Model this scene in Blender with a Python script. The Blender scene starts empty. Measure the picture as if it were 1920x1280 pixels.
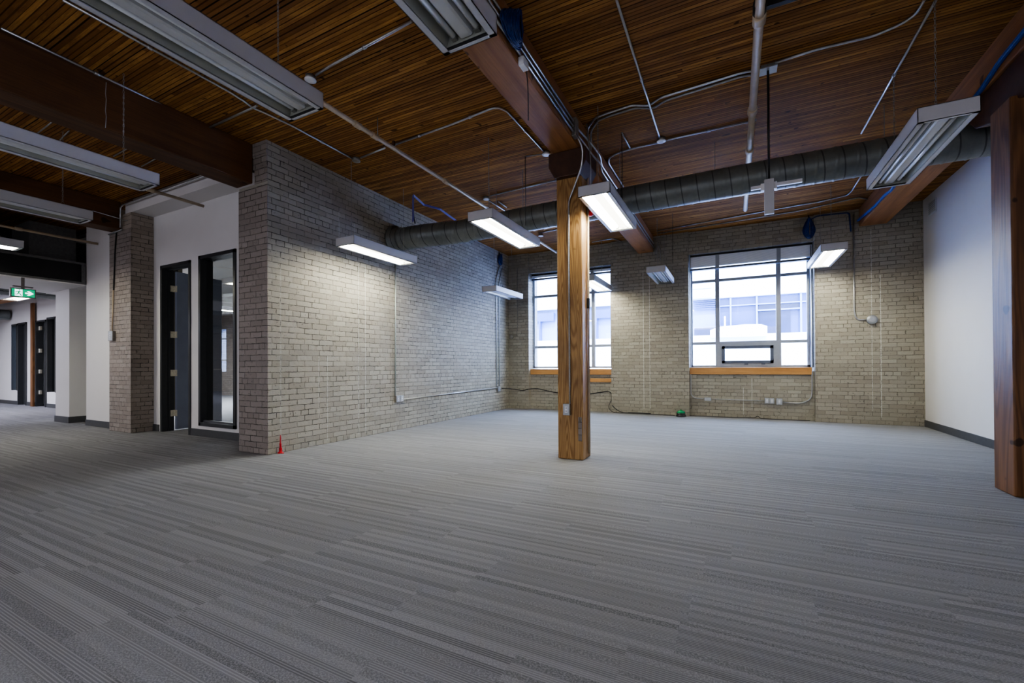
import bpy, bmesh, math, random
from mathutils import Vector, Matrix
random.seed(7)
col = bpy.context.scene.collection
sc = bpy.context.scene

# ------------------------------------------------------------------ camera
F, YAW, PIT, ROL, CY = 818.4, .470199, .0061874, -.0053934, 680.28
CAM = Vector((0, 0, 1.1))
ff = Vector((-math.sin(YAW)*math.cos(PIT), math.cos(YAW)*math.cos(PIT), math.sin(PIT)))
_r = Vector((math.cos(YAW), math.sin(YAW), 0)); _u = _r.cross(ff)
rr = math.cos(ROL)*_r + math.sin(ROL)*_u
uu = -math.sin(ROL)*_r + math.cos(ROL)*_u
cd = bpy.data.cameras.new('camera'); cam = bpy.data.objects.new('camera', cd); col.objects.link(cam)
cd.sensor_width = 36; cd.lens = F/1920*36; cd.shift_y = (CY-640)/1920; cd.clip_start = .05; cd.clip_end = 200
m = Matrix((rr, uu, -ff)).transposed().to_4x4(); m.translation = CAM
cam.matrix_world = m
sc.camera = cam

def at(px, py, ax, val):
    """point of the room seen at a photo pixel, on the plane ax = val"""
    d = (px-960)*rr - (py-CY)*uu + F*ff
    i = 'xyz'.index(ax)
    return CAM + d*((val-CAM[i])/d[i])

# ------------------------------------------------------------------ node helper
class NT:
    def __init__(s, name):
        s.m = bpy.data.materials.new(name); s.m.use_nodes = True
        s.t = s.m.node_tree; s.t.nodes.clear()
        s.out = s.t.nodes.new('ShaderNodeOutputMaterial')
        s._c = None
    def n(s, typ, **kw):
        nd = s.t.nodes.new('ShaderNode'+typ)
        for k, v in kw.items(): setattr(nd, k, v)
        return nd
    def put(s, sock, v):
        if isinstance(v, bpy.types.NodeSocket): s.t.links.new(v, sock)
        elif v is not None:
            if sock.type == 'RGBA' and not isinstance(v, (int, float)) and len(v) == 3: v = (*v, 1)
            sock.default_value = v
    def coord(s):
        if s._c is None:
            tc = s.n('TexCoord'); sp = s.n('SeparateXYZ'); s.t.links.new(tc.outputs['Object'], sp.inputs[0])
            s._c = (tc.outputs['Object'], sp.outputs[0], sp.outputs[1], sp.outputs[2])
        return s._c
    def ma(s, op, a, b=None, c=None, clamp=False):
        nd = s.n('Math', operation=op, use_clamp=clamp)
        s.put(nd.inputs[0], a); s.put(nd.inputs[1], b)
        if c is not None: s.put(nd.inputs[2], c)
        return nd.outputs[0]
    def vec(s, x=0, y=0, z=0):
        nd = s.n('CombineXYZ')
        for i, v in enumerate((x, y, z)): s.put(nd.inputs[i], v)
        return nd.outputs[0]
    def noise(s, v, scale=1, detail=3, rough=.5, dist=0):
        nd = s.n('TexNoise'); s.put(nd.inputs['Vector'], v)
        nd.inputs['Scale'].default_value = scale; nd.inputs['Detail'].default_value = detail
        nd.inputs['Roughness'].default_value = rough; nd.inputs['Distortion'].default_value = dist
        return nd.outputs[0]
    def white(s, v):
        nd = s.n('TexWhiteNoise', noise_dimensions='3D'); s.put(nd.inputs['Vector'], v); return nd.outputs[0]
    def rng(s, v, a, b, c=0, d=1):
        nd = s.n('MapRange'); s.put(nd.inputs[0], v)
        for i, x in enumerate((a, b, c, d)): nd.inputs[i+1].default_value = x
        return nd.outputs[0]
    def mix(s, f, a, b, mode='MIX'):
        nd = s.n('Mix', data_type='RGBA', blend_type=mode)
        s.put(nd.inputs[0], f); s.put(nd.inputs[6], a); s.put(nd.inputs[7], b)
        return nd.outputs[2]
    def bump(s, h, strength=.5, dist=.01):
        nd = s.n('Bump'); s.put(nd.inputs['Height'], h)
        nd.inputs['Strength'].default_value = strength; nd.inputs['Distance'].default_value = dist
        return nd.outputs[0]
    def pbr(s, color, rough=.6, metal=0, normal=None, spec=.5, emit=None, estr=0):
        b = s.n('BsdfPrincipled')
        s.put(b.inputs['Base Color'], color); s.put(b.inputs['Roughness'], rough); s.put(b.inputs['Metallic'], metal)
        b.inputs['Specular IOR Level'].default_value = spec
        if normal is not None: s.t.links.new(normal, b.inputs['Normal'])
        if emit is not None: s.put(b.inputs['Emission Color'], emit); b.inputs['Emission Strength'].default_value = estr
        s.t.links.new(b.outputs[0], s.out.inputs[0])
        return s.m

def simple(name, c, rough=.5, metal=0, var=.12, scale=12, bump=0, spec=.5):
    t = NT(name); v = t.coord()[0]
    n = t.noise(v, scale, 4, .6)
    f = t.rng(n, .3, .7)
    lo = tuple(x*(1-var) for x in c); hi = tuple(min(1, x*(1+var)) for x in c)
    nr = t.bump(n, bump, .01) if bump else None
    return t.pbr(t.mix(f, lo, hi), rough, metal, nr, spec)

def glow(name, c, strength):
    t = NT(name); e = t.n('Emission'); t.put(e.inputs[0], c); e.inputs[1].default_value = strength
    t.t.links.new(e.outputs[0], t.out.inputs[0]); return t.m

# ------------------------------------------------------------------ materials
def brick_mat(name, axis, base=(.335, .315, .262), marks=(), joint=1.0):
    t = NT(name); v, x, y, z = t.coord()
    u = {'x': x, 'y': y}[axis]
    wob = t.noise(v, 9, 3, .6)
    w2 = t.noise(t.vec(x, y, t.ma('ADD', z, 7)), 9, 3, .6)
    uu_ = t.ma('ADD', u, t.rng(wob, 0, 1, -.012, .012))
    zz = t.ma('ADD', z, t.rng(w2, 0, 1, -.009, .009))
    br = t.n('TexBrick', offset=.5, offset_frequency=2, squash=.5, squash_frequency=6)
    t.put(br.inputs['Vector'], t.vec(uu_, zz, 0))
    br.inputs['Color1'].default_value = (0, 0, 0, 1); br.inputs['Color2'].default_value = (1, 1, 1, 1)
    br.inputs['Mortar'].default_value = (.5, .5, .5, 1)
    br.inputs['Scale'].default_value = 1; br.inputs['Mortar Size'].default_value = .0055
    br.inputs['Mortar Smooth'].default_value = .35; br.inputs['Bias'].default_value = 0
    br.inputs['Brick Width'].default_value = .236; br.inputs['Row Height'].default_value = .0737
    fac = br.outputs['Fac']
    # patches of joints are filled with paint, others are deep and dark
    deep = t.rng(t.noise(v, 2.1, 3, .6), .36, .60)
    deep2 = t.rng(t.noise(v, 14, 2, .6), .35, .55)
    gap = t.ma('MULTIPLY', fac, t.ma('MULTIPLY', t.ma('MULTIPLY', joint, t.ma('ADD', t.ma('MULTIPLY', deep, .7), .25)), deep2))
    b1 = t.mix(br.outputs['Color'], tuple(c*.80 for c in base), tuple(c*1.14 for c in base))
    big = t.rng(t.noise(v, .9, 3, .6), .3, .7)
    b2 = t.mix(t.ma('MULTIPLY', big, .35), b1, (base[0]*1.02, base[1]*.9, base[2]*.86))
    fine = t.noise(v, 55, 4, .7)
    b3 = t.mix(t.rng(fine, .35, .75, 0, .30), b2, tuple(c*.55 for c in base))
    pit = t.rng(t.noise(v, 26, 2, .5), .66, .72)
    b4 = t.mix(t.ma('MULTIPLY', pit, .6), b3, tuple(c*.3 for c in base))
    b4 = t.mix(t.ma('MULTIPLY', fac, .25*joint), b4, (.09, .08, .065))
    colr = t.mix(gap, b4, (.03, .026, .02))
    blk = t.rng(t.noise(v, 60, 2, .6), .40, .50)
    for (u0, z0, z1, w, a) in marks:
        wz = t.rng(t.noise(t.vec(u0*9, 0, z), 7, 1, .5), 0, 1, -.004, .004)
        d = t.ma('ABSOLUTE', t.ma('SUBTRACT', t.ma('ADD', u, wz), u0))
        k = t.ma('MULTIPLY', t.ma('LESS_THAN', d, w), t.ma('MULTIPLY', t.ma('GREATER_THAN', z, z0), t.ma('LESS_THAN', z, z1)))
        k = t.ma('MULTIPLY', k, t.ma('MULTIPLY', blk, a*.62))
        colr = t.mix(k, colr, (.72, .72, .68))
    h = t.ma('SUBTRACT', t.ma('MULTIPLY', fine, .22), t.ma('MULTIPLY', fac, 1.0))
    h = t.ma('ADD', h, t.ma('MULTIPLY', t.noise(v, 12, 2, .5), .5))
    h = t.ma('ADD', h, t.ma('MULTIPLY', br.outputs['Color'], .25))
    return t.pbr(colr, .62, 0, t.bump(h, .9, .012), .35)

MARK_L = [(4.97, .05, 2.7, .0045, 1), (5.115, .05, 2.7, .0045, 1), (4.24, .35, 1.25, .004, .8), (4.385, .05, 1.25, .004, .7),
          (3.66, .2, 2.4, .010, .25), (4.6, 2.9, 3.4, .005, .6), (4.9, 2.9, 3.3, .005, .6)]
MARK_B = [(-1.80, .12, 3.2, .007, .9), (-1.665, .12, 3.2, .007, 1), (2.245, .25, 3.55, .006, .8), (2.372, .12, 2.7, .008, .9),
          (.17, .05, .62, .006, 1), (.325, .2, .82, .008, .6), (-.30, .0, .0, .004, .6)]
M = {}
M['brick_y'] = brick_mat('painted_brick_side', 'y', marks=MARK_L)
M['brick_x'] = brick_mat('painted_brick_front', 'x', marks=MARK_B, joint=.6)
M['brick_plain'] = brick_mat('painted_brick_front_plain', 'x', base=(.285, .25, .225), joint=.9)
M['brick_plain_y'] = brick_mat('painted_brick_side_plain', 'y', base=(.36, .315, .265))

def ceiling_mat():
    t = NT('laminated_plank_ceiling'); v, x, y, z = t.coord()
    P_ = .038
    yy = t.ma('ADD', y, t.rng(t.noise(t.vec(t.ma('MULTIPLY', x, .35), t.ma('MULTIPLY', y, .6), 0), 1.5, 1), 0, 1, -.012, .012))
    q = t.ma('DIVIDE', yy, P_); row = t.ma('FLOOR', q); fr = t.ma('FRACT', q)
    r1 = t.white(t.vec(row, 3, 0))
    seg = t.ma('FLOOR', t.ma('ADD', t.ma('MULTIPLY', x, .42), t.ma('MULTIPLY', r1, 9)))
    r2 = t.white(t.vec(row, seg, 1)); r3 = t.white(t.vec(seg, row, 5))
    grain = t.noise(t.vec(t.ma('MULTIPLY', x, 1.4), t.ma('ADD', t.ma('MULTIPLY', y, 30), t.ma('MULTIPLY', r2, 40)), 0), 2.2, 5, .7)
    c = t.mix(r2, (.24, .110, .028), (.60, .31, .085))
    c = t.mix(t.ma('MULTIPLY', t.rng(r3, .7, 1), .55), c, (.13, .055, .022))
    c = t.mix(t.rng(grain, .35, .75, 0, .7), c, (.15, .062, .020))
    mott = t.rng(t.noise(t.vec(t.ma('MULTIPLY', x, .45), t.ma('MULTIPLY', y, 2.2), r2), 5, 5, .75), .45, .70, 0, .65)
    c = t.mix(mott, c, (.10, .042, .016))
    patch = t.rng(t.noise(v, .8, 3, .6), .42, .68, 0, .5)
    c = t.mix(patch, c, (.17, .075, .028))
    knot = t.rng(t.noise(t.vec(t.ma('MULTIPLY', x, 1), y, r1), 7, 2, .5), .70, .74, 0, .8)
    c = t.mix(knot, c, (.03, .014, .008))
    gapd = t.rng(r3, 0, 1, .12, .32)
    g = t.ma('LESS_THAN', fr, gapd)
    soft = t.ma('MULTIPLY', g, t.rng(t.white(t.vec(row, seg, 9)), 0, 1, .5, 1))
    c = t.mix(soft, c, (.012, .006, .003))
    h = t.ma('SUBTRACT', t.ma('ADD', t.ma('MULTIPLY', r2, .5), t.ma('MULTIPLY', grain, .2)), g)
    return t.pbr(c, .75, 0, t.bump(h, .8, .01), .08)
M['ceil'] = ceiling_mat()

def carpet_mat():
    t = NT('striped_carpet'); v, x, y, z = t.coord()
    row = t.ma('FLOOR', t.ma('DIVIDE', y, .25))
    tx = t.ma('FLOOR', t.ma('ADD', x, t.ma('MULTIPLY', t.white(t.vec(row, 1, 0)), 1)))
    s1 = t.white(t.vec(tx, row, 2)); s2 = t.white(t.vec(row, tx, 8))
    ys = t.ma('ADD', y, t.ma('MULTIPLY', s1, .9))
    yw = t.ma('ADD', ys, t.rng(t.noise(t.vec(0, ys, s1), 18, 1, .5), 0, 1, -.024, .024))
    q = t.ma('DIVIDE', yw, .036); k = t.ma('FLOOR', q); par = t.ma('MODULO', t.ma('ABSOLUTE', k), 2)
    rk = t.white(t.vec(k, tx, row)); rk2 = t.white(t.vec(k, row, 11))
    tone = t.ma('ADD', t.ma('ADD', .12, t.ma('MULTIPLY', par, .32)), t.ma('MULTIPLY', rk, .40))
    rib = t.ma('GREATER_THAN', rk2, .52)
    line = t.rng(t.ma('SINE', t.ma('MULTIPLY', y, 2*math.pi/.0105)), -.3, .7)
    sp = t.rng(t.noise(t.vec(t.ma('MULTIPLY', x, .75), y, 0), 150, 3, .7), .43, .60)
    tex = t.mix(rib, sp, line)
    dark = (.120, .119, .128); lite = (.283, .283, .298)
    c = t.mix(tone, dark, lite)
    c = t.mix(t.ma('MULTIPLY', tex, .50), c, (.425, .425, .445))
    nse = t.noise(v, 300, 2, .6)
    c = t.mix(t.rng(nse, .35, .65, 0, .30), c, (.075, .074, .078))
    h = t.ma('ADD', t.ma('MULTIPLY', tex, .6), nse)
    return t.pbr(c, .95, 0, t.bump(h, .35, .004), .1)
M['carpet'] = carpet_mat()

def wood_mat(name, c1, c2, along='z', ring=15, scale=1.0, rough=.5, knots=True):
    t = NT(name); v, x, y, z = t.coord()
    k = {'x': (.10, 1, 1), 'y': (1, .10, 1), 'z': (1, 1, .10)}[along]
    vs = t.vec(t.ma('MULTIPLY', x, k[0]), t.ma('MULTIPLY', y, k[1]), t.ma('MULTIPLY', z, k[2]))
    big = t.noise(vs, 3.2*scale, 2, .5, .4)
    rg = t.ma('SINE', t.ma('MULTIPLY', big, ring*12))
    rg = t.rng(rg, -.5, 1)
    g = t.noise(t.vec(t.ma('MULTIPLY', x, k[0]*.3 if along == 'x' else 1), t.ma('MULTIPLY', y, k[1]*.3 if along == 'y' else 1), t.ma('MULTIPLY', z, k[2]*.3 if along == 'z' else 1)), 70, 3, .6)
    c = t.mix(t.ma('MULTIPLY', rg, .75), c1, c2)
    c = t.mix(t.rng(g, .4, .7, 0, .45), c, tuple(q*.55 for q in c2))
    blot = t.rng(t.noise(v, 1.7, 4, .6), .45, .75, 0, .5)
    c = t.mix(blot, c, tuple(q*.6 for q in c2))
    if knots:
        kn = t.rng(t.noise(v, 5.5, 1, .4), .735, .76, 0, .85)
        c = t.mix(kn, c, tuple(q*.22 for q in c2))
    return t.pbr(c, rough, 0, t.bump(t.ma('ADD', g, t.ma('MULTIPLY', rg, .3)), .3, .004), .4)
M['post'] = wood_mat('fir_post_wood', (.50, .30, .115), (.225, .105, .032), 'z', 15, 1.3)
M['post2'] = wood_mat('fir_post_wood_dark', (.20, .092, .034), (.10, .042, .016), 'z', 7, 1.0)
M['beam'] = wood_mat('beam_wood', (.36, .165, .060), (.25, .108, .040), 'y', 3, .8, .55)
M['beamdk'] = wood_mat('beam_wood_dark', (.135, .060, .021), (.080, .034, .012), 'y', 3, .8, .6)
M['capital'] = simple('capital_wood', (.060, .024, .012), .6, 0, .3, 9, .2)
M['sill'] = wood_mat('sill_wood', (.55, .29, .10), (.46, .22, .07), 'x', 3, .7, .4, False)
M['paint'] = simple('white_wall_paint', (.66, .645, .635), .6, 0, .015, 3)
M['paint_in'] = simple('office_grey_paint', (.45, .44, .43), .6, 0, .03, 3)
M['base'] = simple('charcoal_baseboard', (.060, .062, .066), .45, 0, .12, 20)
M['frame'] = simple('charcoal_frame_paint', (.035, .037, .040), .35, 0, .1, 15)
M['framelit'] = simple('charcoal_frame_lit_tone', (.085, .088, .095), .35, 0, .1, 15)  # frame paint again, with light put into the colour
M['doorleaf'] = simple('blue_grey_door', (.24, .27, .35), .4, 0, .06, 4)
M['darkdoor'] = simple('olive_brown_panel', (.060, .052, .034), .5, 0, .15, 5)
M['black'] = simple('black_paint', (.008, .008, .009), .6, 0, .3, 10)
M['blackedge'] = simple('grey_edge_trim', (.11, .11, .11), .4, 0, .2, 20)
M['enamel'] = simple('grey_white_enamel', (.52, .525, .56), .32, 0, .03, 6)
M['enamel_in'] = simple('olive_grey_reflector', (.35, .355, .31), .3, .15, .12, 5)
M['channel'] = simple('white_lamp_channel', (.56, .57, .58), .3, 0, .03, 6)
M['tube'] = simple('frosted_tube_glass', (.70, .72, .74), .25, 0, .02, 6)
M['tubecap'] = simple('tube_cap_metal', (.30, .30, .28), .35, .6, .1, 20)
M['galv'] = simple('galvanised_steel', (.50, .51, .53), .32, .8, .15, 30)
M['galvdk'] = simple('dull_conduit_steel', (.28, .27, .25), .42, .6, .2, 25)
M['tealpaint'] = simple('painted_conduit', (.36, .40, .36), .4, .3, .12, 25)
M['plate'] = simple('steel_cover_plate', (.40, .42, .45), .35, .5, .08, 20)
M['whiteplastic'] = simple('white_plastic', (.74, .75, .78), .35, 0, .03, 10)
def duct_mat():
    t = NT('galvanised_duct'); v, x, y, z = t.coord()
    fr = t.ma('FRACT', t.ma('DIVIDE', t.ma('ADD', x, t.ma('MULTIPLY', z, .12)), .19))
    g = t.ma('LESS_THAN', fr, .075)
    n = t.rng(t.noise(v, 3, 4, .6), .3, .7); n2 = t.rng(t.noise(v, 22, 4, .7), .35, .7, 0, .35)
    c = t.mix(n, (.135, .148, .145), (.215, .23, .22)); c = t.mix(n2, c, (.10, .11, .11)); c = t.mix(t.ma('MULTIPLY', g, .75), c, (.035, .04, .04))
    return t.pbr(c, .45, .4, t.bump(t.ma('SUBTRACT', n, g), .3, .01), .5)
M['duct'] = duct_mat()
M['beige'] = simple('beige_pipe_paint', (.46, .37, .26), .4, 0, .12, 14)
M['blackcable'] = simple('black_rubber', (.012, .012, .013), .5, 0, .2, 10)
M['blue'] = simple('blue_cable', (.018, .085, .42), .4, 0, .35, 40)
M['bluedk'] = simple('dark_blue_cable', (.010, .035, .16), .45, 0, .35, 40)
M['purple'] = simple('purple_cable', (.07, .055, .24), .45, 0, .3, 40)
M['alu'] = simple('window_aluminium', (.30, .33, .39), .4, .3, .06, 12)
M['aludk'] = simple('window_aluminium_shadow', (.10, .12, .17), .4, .3, .1, 12)  # window aluminium again, with shade put into the colour
M['red'] = simple('red_plastic', (.55, .012, .02), .35, 0, .12, 20)
M['green'] = simple('green_plastic', (.01, .22, .075), .22, 0, .15, 15)
M['greensign'] = glow('exit_sign_green', (.0, .34, .16), .45)
M['signwhite'] = glow('exit_sign_white', (.75, .92, 1), .85)
M['signcase'] = simple('exit_sign_case', (.16, .14, .14), .4, .3, .1, 20)
M['hinge'] = simple('brass_hinge', (.70, .66, .54), .35, .6, .2, 40)
M['facade'] = simple('white_facade', (.86, .87, .90), .7, 0, .02, 2)
M['skyglass'] = simple('blue_facade_glass', (.045, .075, .235), .25, 0, .12, 1)
M['skyglassdk'] = simple('dark_facade_glass', (.018, .028, .09), .25, 0, .2, 4)
M['facademull'] = simple('facade_mullion', (.19, .26, .50), .5, 0, .03, 2)
M['lit'] = glow('glowing_reflector', (1, .97, .80), 15)  # reflector pan of lit fixtures, given a glow of its own
M['lit_tube'] = glow('lit_tube', (1, .97, .80), 44)
M['lit_dim'] = glow('lit_channel', (1, .97, .84), 2.0)  # channel is no source; the tubes' light is put into its glow
M['warm'] = glow('warm_tube_reflector_glow', (1, .80, .62), 9)  # for the tubes, and the reflector pan that is made to glow too

def blind_mat():
    t = NT('stacked_blind_slats'); v, x, y, z = t.coord()
    s = t.rng(t.ma('SINE', t.ma('MULTIPLY', z, 2*math.pi/.016)), -.6, .6)
    c = t.mix(s, (.55, .60, .70), (.92, .94, .98))
    return t.pbr(c, .5, 0, t.bump(s, .5, .004), .3)
M['blind'] = blind_mat()

def glass_mat(name, tint=(.95, .97, 1), refl=.07):
    t = NT(name); tr = t.n('BsdfTransparent'); t.put(tr.inputs[0], tint)
    gl = t.n('BsdfGlossy'); gl.inputs['Roughness'].default_value = .02
    mx = t.n('MixShader'); mx.inputs[0].default_value = refl
    t.t.links.new(tr.outputs[0], mx.inputs[1]); t.t.links.new(gl.outputs[0], mx.inputs[2])
    t.t.links.new(mx.outputs[0], t.out.inputs[0]); return t.m
M['glass'] = glass_mat('window_glass')
M['glass_in'] = glass_mat('sidelight_glass', (.85, .87, .88), .16)

# ------------------------------------------------------------------ mesh helpers
def box(bm, x0, x1, y0, y1, z0, z1):
    vs = [bm.verts.new((x, y, z)) for x in (x0, x1) for y in (y0, y1) for z in (z0, z1)]
    for f in ((0, 1, 3, 2), (4, 6, 7, 5), (0, 4, 5, 1), (2, 3, 7, 6), (0, 2, 6, 4), (1, 5, 7, 3)):
        bm.faces.new([vs[i] for i in f])
    return vs
def smooth_path(pts, r=.05, n=5):
    pts = [Vector(p) for p in pts]
    if len(pts) < 3 or r <= 0: return pts
    out = [pts[0]]
    for a, b, c in zip(pts, pts[1:], pts[2:]):
        d1, d2 = (a-b), (c-b); l = min(r, d1.length*.45, d2.length*.45)
        p0 = b+d1.normalized()*l; p2 = b+d2.normalized()*l
        for i in range(n+1):
            s = i/n; out.append(p0*(1-s)**2 + b*2*s*(1-s) + p2*s*s)
    out.append(pts[-1]); return out
def tube(bm, pts, r, n=8, bend=.05, caps=True, rad=None):
    pts = smooth_path(pts, bend)
    P_ = [pts[0]]
    for p in pts[1:]:
        if (p-P_[-1]).length > 1e-5: P_.append(p)
    T = []
    for i in range(len(P_)):
        a = P_[max(0, i-1)]; b = P_[min(len(P_)-1, i+1)]; T.append((b-a).normalized())
    up = Vector((0, 0, 1)) if abs(T[0].z) < .9 else Vector((1, 0, 0))
    nrm = T[0].cross(up).normalized(); rings = []
    for i, p in enumerate(P_):
        nrm = (nrm - T[i]*nrm.dot(T[i])).normalized(); bn = T[i].cross(nrm)
        q = rad(i) if rad else r
        rings.append([bm.verts.new(p + (nrm*math.cos(2*math.pi*k/n) + bn*math.sin(2*math.pi*k/n))*q) for k in range(n)])
    for A, B in zip(rings, rings[1:]):
        for k in range(n):
            f = bm.faces.new((A[k], A[(k+1) % n], B[(k+1) % n], B[k])); f.smooth = True
    if caps: bm.faces.new(rings[0][::-1]); bm.faces.new(rings[-1])
def lathe(bm, prof, c=(0, 0, 0), n=24, axis='z'):
    rings = []
    for r, h in prof:
        ring = []
        for k in range(n):
            a = 2*math.pi*k/n; u, w = r*math.cos(a), r*math.sin(a)
            p = {'z': (u, w, h), 'y': (u, h, w), 'x': (h, u, w)}[axis]
            ring.append(bm.verts.new(Vector(c)+Vector(p)))
        rings.append(ring)
    for A, B in zip(rings, rings[1:]):
        for k in range(n):
            f = bm.faces.new((A[k], A[(k+1) % n], B[(k+1) % n], B[k])); f.smooth = True
    bm.faces.new(rings[0][::-1]); bm.faces.new(rings[-1])
def prism(bm, poly, ax, d0, d1):
    """poly in the two other axes, extruded on ax from d0 to d1"""
    def P(u, w, d): return {'x': (d, u, w), 'y': (u, d, w), 'z': (u, w, d)}[ax]
    A = [bm.verts.new(P(u, w, d0)) for u, w in poly]; B = [bm.verts.new(P(u, w, d1)) for u, w in poly]
    bm.faces.new(A); bm.faces.new(B[::-1])
    for i in range(len(poly)):
        j = (i+1) % len(poly); bm.faces.new((A[i], B[i], B[j], A[j]))
def obj(name, bm, mat, parent=None, bevel=0, loc=None):
    bmesh.ops.recalc_face_normals(bm, faces=bm.faces)
    me = bpy.data.meshes.new(name); bm.to_mesh(me); bm.free()
    me.materials.append(M[mat] if isinstance(mat, str) else mat)
    o = bpy.data.objects.new(name, me); col.objects.link(o)
    if parent is not None: o.parent = parent
    if loc is not None: o.location = loc
    if bevel:
        md = o.modifiers.new('bevel', 'BEVEL'); md.width = bevel; md.segments = 2; md.limit_method = 'ANGLE'
    return o
def BX(*boxes):
    bm = bmesh.new()
    for b in boxes: box(bm, *b)
    return bm
def TB(pts, r, bend=.05, n=8):
    bm = bmesh.new(); tube(bm, pts, r, n, bend); return bm
def tag(o, label, cat, group=None):
    o['label'] = label; o['category'] = cat
    if group: o['group'] = group
    return o
def thing(name, label, cat, loc=(0, 0, 0), group=None):
    o = bpy.data.objects.new(name, None); col.objects.link(o); o.location = loc; o.empty_display_size = .1
    return tag(o, label, cat, group)
def struct(name, bm, mat, parent=None, bevel=0):
    o = obj(name, bm, mat, parent, bevel)
    if parent is None: o['kind'] = 'structure'
    return o

# ------------------------------------------------------------------ room shell
CZ = 3.95
struct('floor', BX((-22, 3.2, -6, 10.7, -.1, 0)), 'carpet')
struct('ceiling', BX((-22, 3.2, -6, 10.7, CZ, 4.15)), 'ceil')
YP, YB, YW = 10.05, 10.17, 10.32       # pier face, bay wall face, window plane
# long brick wall with its end pier
struct('wall_left', BX((-5.79, -5.2, 3.49, 10.05, 0, 3.44), (-5.46, -5.2, 3.49, 10.05, 3.44, CZ), (-5.79, -5.46, 3.75, 10.05, 3.44, CZ)), 'brick_y')
# brick end of that pier uses the front mapping: a thin facing layer of the same bricks
b = BX((-5.79, -5.2, 3.482, 3.49, 0, 3.40), (-5.455, -5.2, 3.482, 3.49, 3.44, 3.62), (-5.475, -5.2, 3.478, 3.49, 3.62, 3.79), (-5.53, -5.2, 3.47, 3.49, 3.79, CZ))
struct('wall_left_end', b, 'brick_plain')
# back wall, with two window bays in this room and one in the office
B1 = (-4.63, -2.53); B2 = (-.855, 1.385)
SZ = .96                                  # top of the wall under the sills
struct('wall_back', BX((-5.79, B1[0], YP, 10.6, 0, CZ), (B1[1], B2[0], YP, 10.6, 0, CZ), (B2[1], 3.1, YP, 10.6, 0, CZ),
    (B1[0], B1[1], YB, 10.6, 0, SZ), (B1[0], B1[1], 10.10, 10.6, 3.44, CZ),
    (B2[0], B2[1], YB, 10.6, 0, SZ), (B2[0], B2[1], 10.10, 10.6, 3.47, CZ)), 'brick_x')
struct('wall_right', BX((2.97, 3.1, -6, YP, 0, CZ)), 'paint')
struct('baseboard_right', BX((2.955, 2.97, -6, YP-.001, 0, .115)), 'base', None, .003)
struct('wall_rear', BX((-22, 3.1, -6.15, -6, 0, CZ)), 'paint')
struct('wall_far_left', BX((-21.3, -21.12, -6, 5.03, 0, CZ)), 'brick_plain_y')
# office front: white wall with door and side light
D0, D1, DZ = -8.80, -7.88, 2.85
S0, S1, SB, ST = -7.63, -6.655, .17, 2.88
OY = 3.97
struct('wall_office', BX((-9.05, D0, OY, 4.12, 0, CZ), (D0, D1, OY, 4.12, DZ, CZ), (D1, S0, OY, 4.12, 0, CZ),
    (S0, S1, OY, 4.12, 0, SB), (S0, S1, OY, 4.12, ST, CZ), (S1, -5.79, OY, 4.12, 0, CZ)), 'paint')
struct('trim_1', BX((-9.28, -5.79, 3.66, OY, 3.735, 3.90)), 'paint')
struct('baseboard_office', BX((-9.05, D0-.06, OY-.014, OY, 0, .115), (D1+.0, -5.79, OY-.014, OY, 0, .115)), 'base')
struct('wall_office_back', BX((-18.9, -18.45, 10.2, 10.6, 0, CZ), (-17.78, -5.79, 10.2, 10.6, 0, CZ), (-18.45, -17.78, 10.2, 10.6, 0, .93), (-18.45, -17.78, 10.2, 10.6, 2.6, CZ)), 'brick_plain')
struct('wall_office_side', BX((-19.0, -18.9, 5.2, 10.6, 0, CZ)), 'paint')
# second brick pier
struct('wall_pier', BX((-9.81, -9.05, 3.65, 4.12, 0, 3.47), (-9.36, -9.05, 3.65, 4.12, 3.47, 3.73)), 'brick_plain_y')
struct('wall_pier_front', BX((-9.81, -9.052, 3.643, 3.65, 0, 3.46)), 'brick_plain')
# white wall, recess and column
struct('wall_hall', BX((-11.09, -9.81, 3.77, 4.12, 0, CZ)), 'paint')
struct('baseboard_hall', BX((-11.09, -9.81, 3.756, 3.77, 0, .115)), 'base')
struct('wall_hall_column', BX((-12.5, -11.85, 3.77, 4.20, 0, 2.68)), 'paint')
struct('baseboard_column', BX((-12.515, -11.835, 3.755, 3.77, 0, .125), (-11.85, -11.835, 3.77, 4.05, 0, .125)), 'base')
struct('trim_2', BX((-13.0, -11.09, 3.77, 5.03, 2.68, 3.1)), 'paint')
t_ = struct('door_2', BX((-11.85, -11.09, 4.06, 4.12, 0, 2.66)), 'darkdoor')
obj('door_edge_strip', BX((-11.85, -11.80, 4.03, 4.06, 0, .22)), 'paint', t_)
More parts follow.
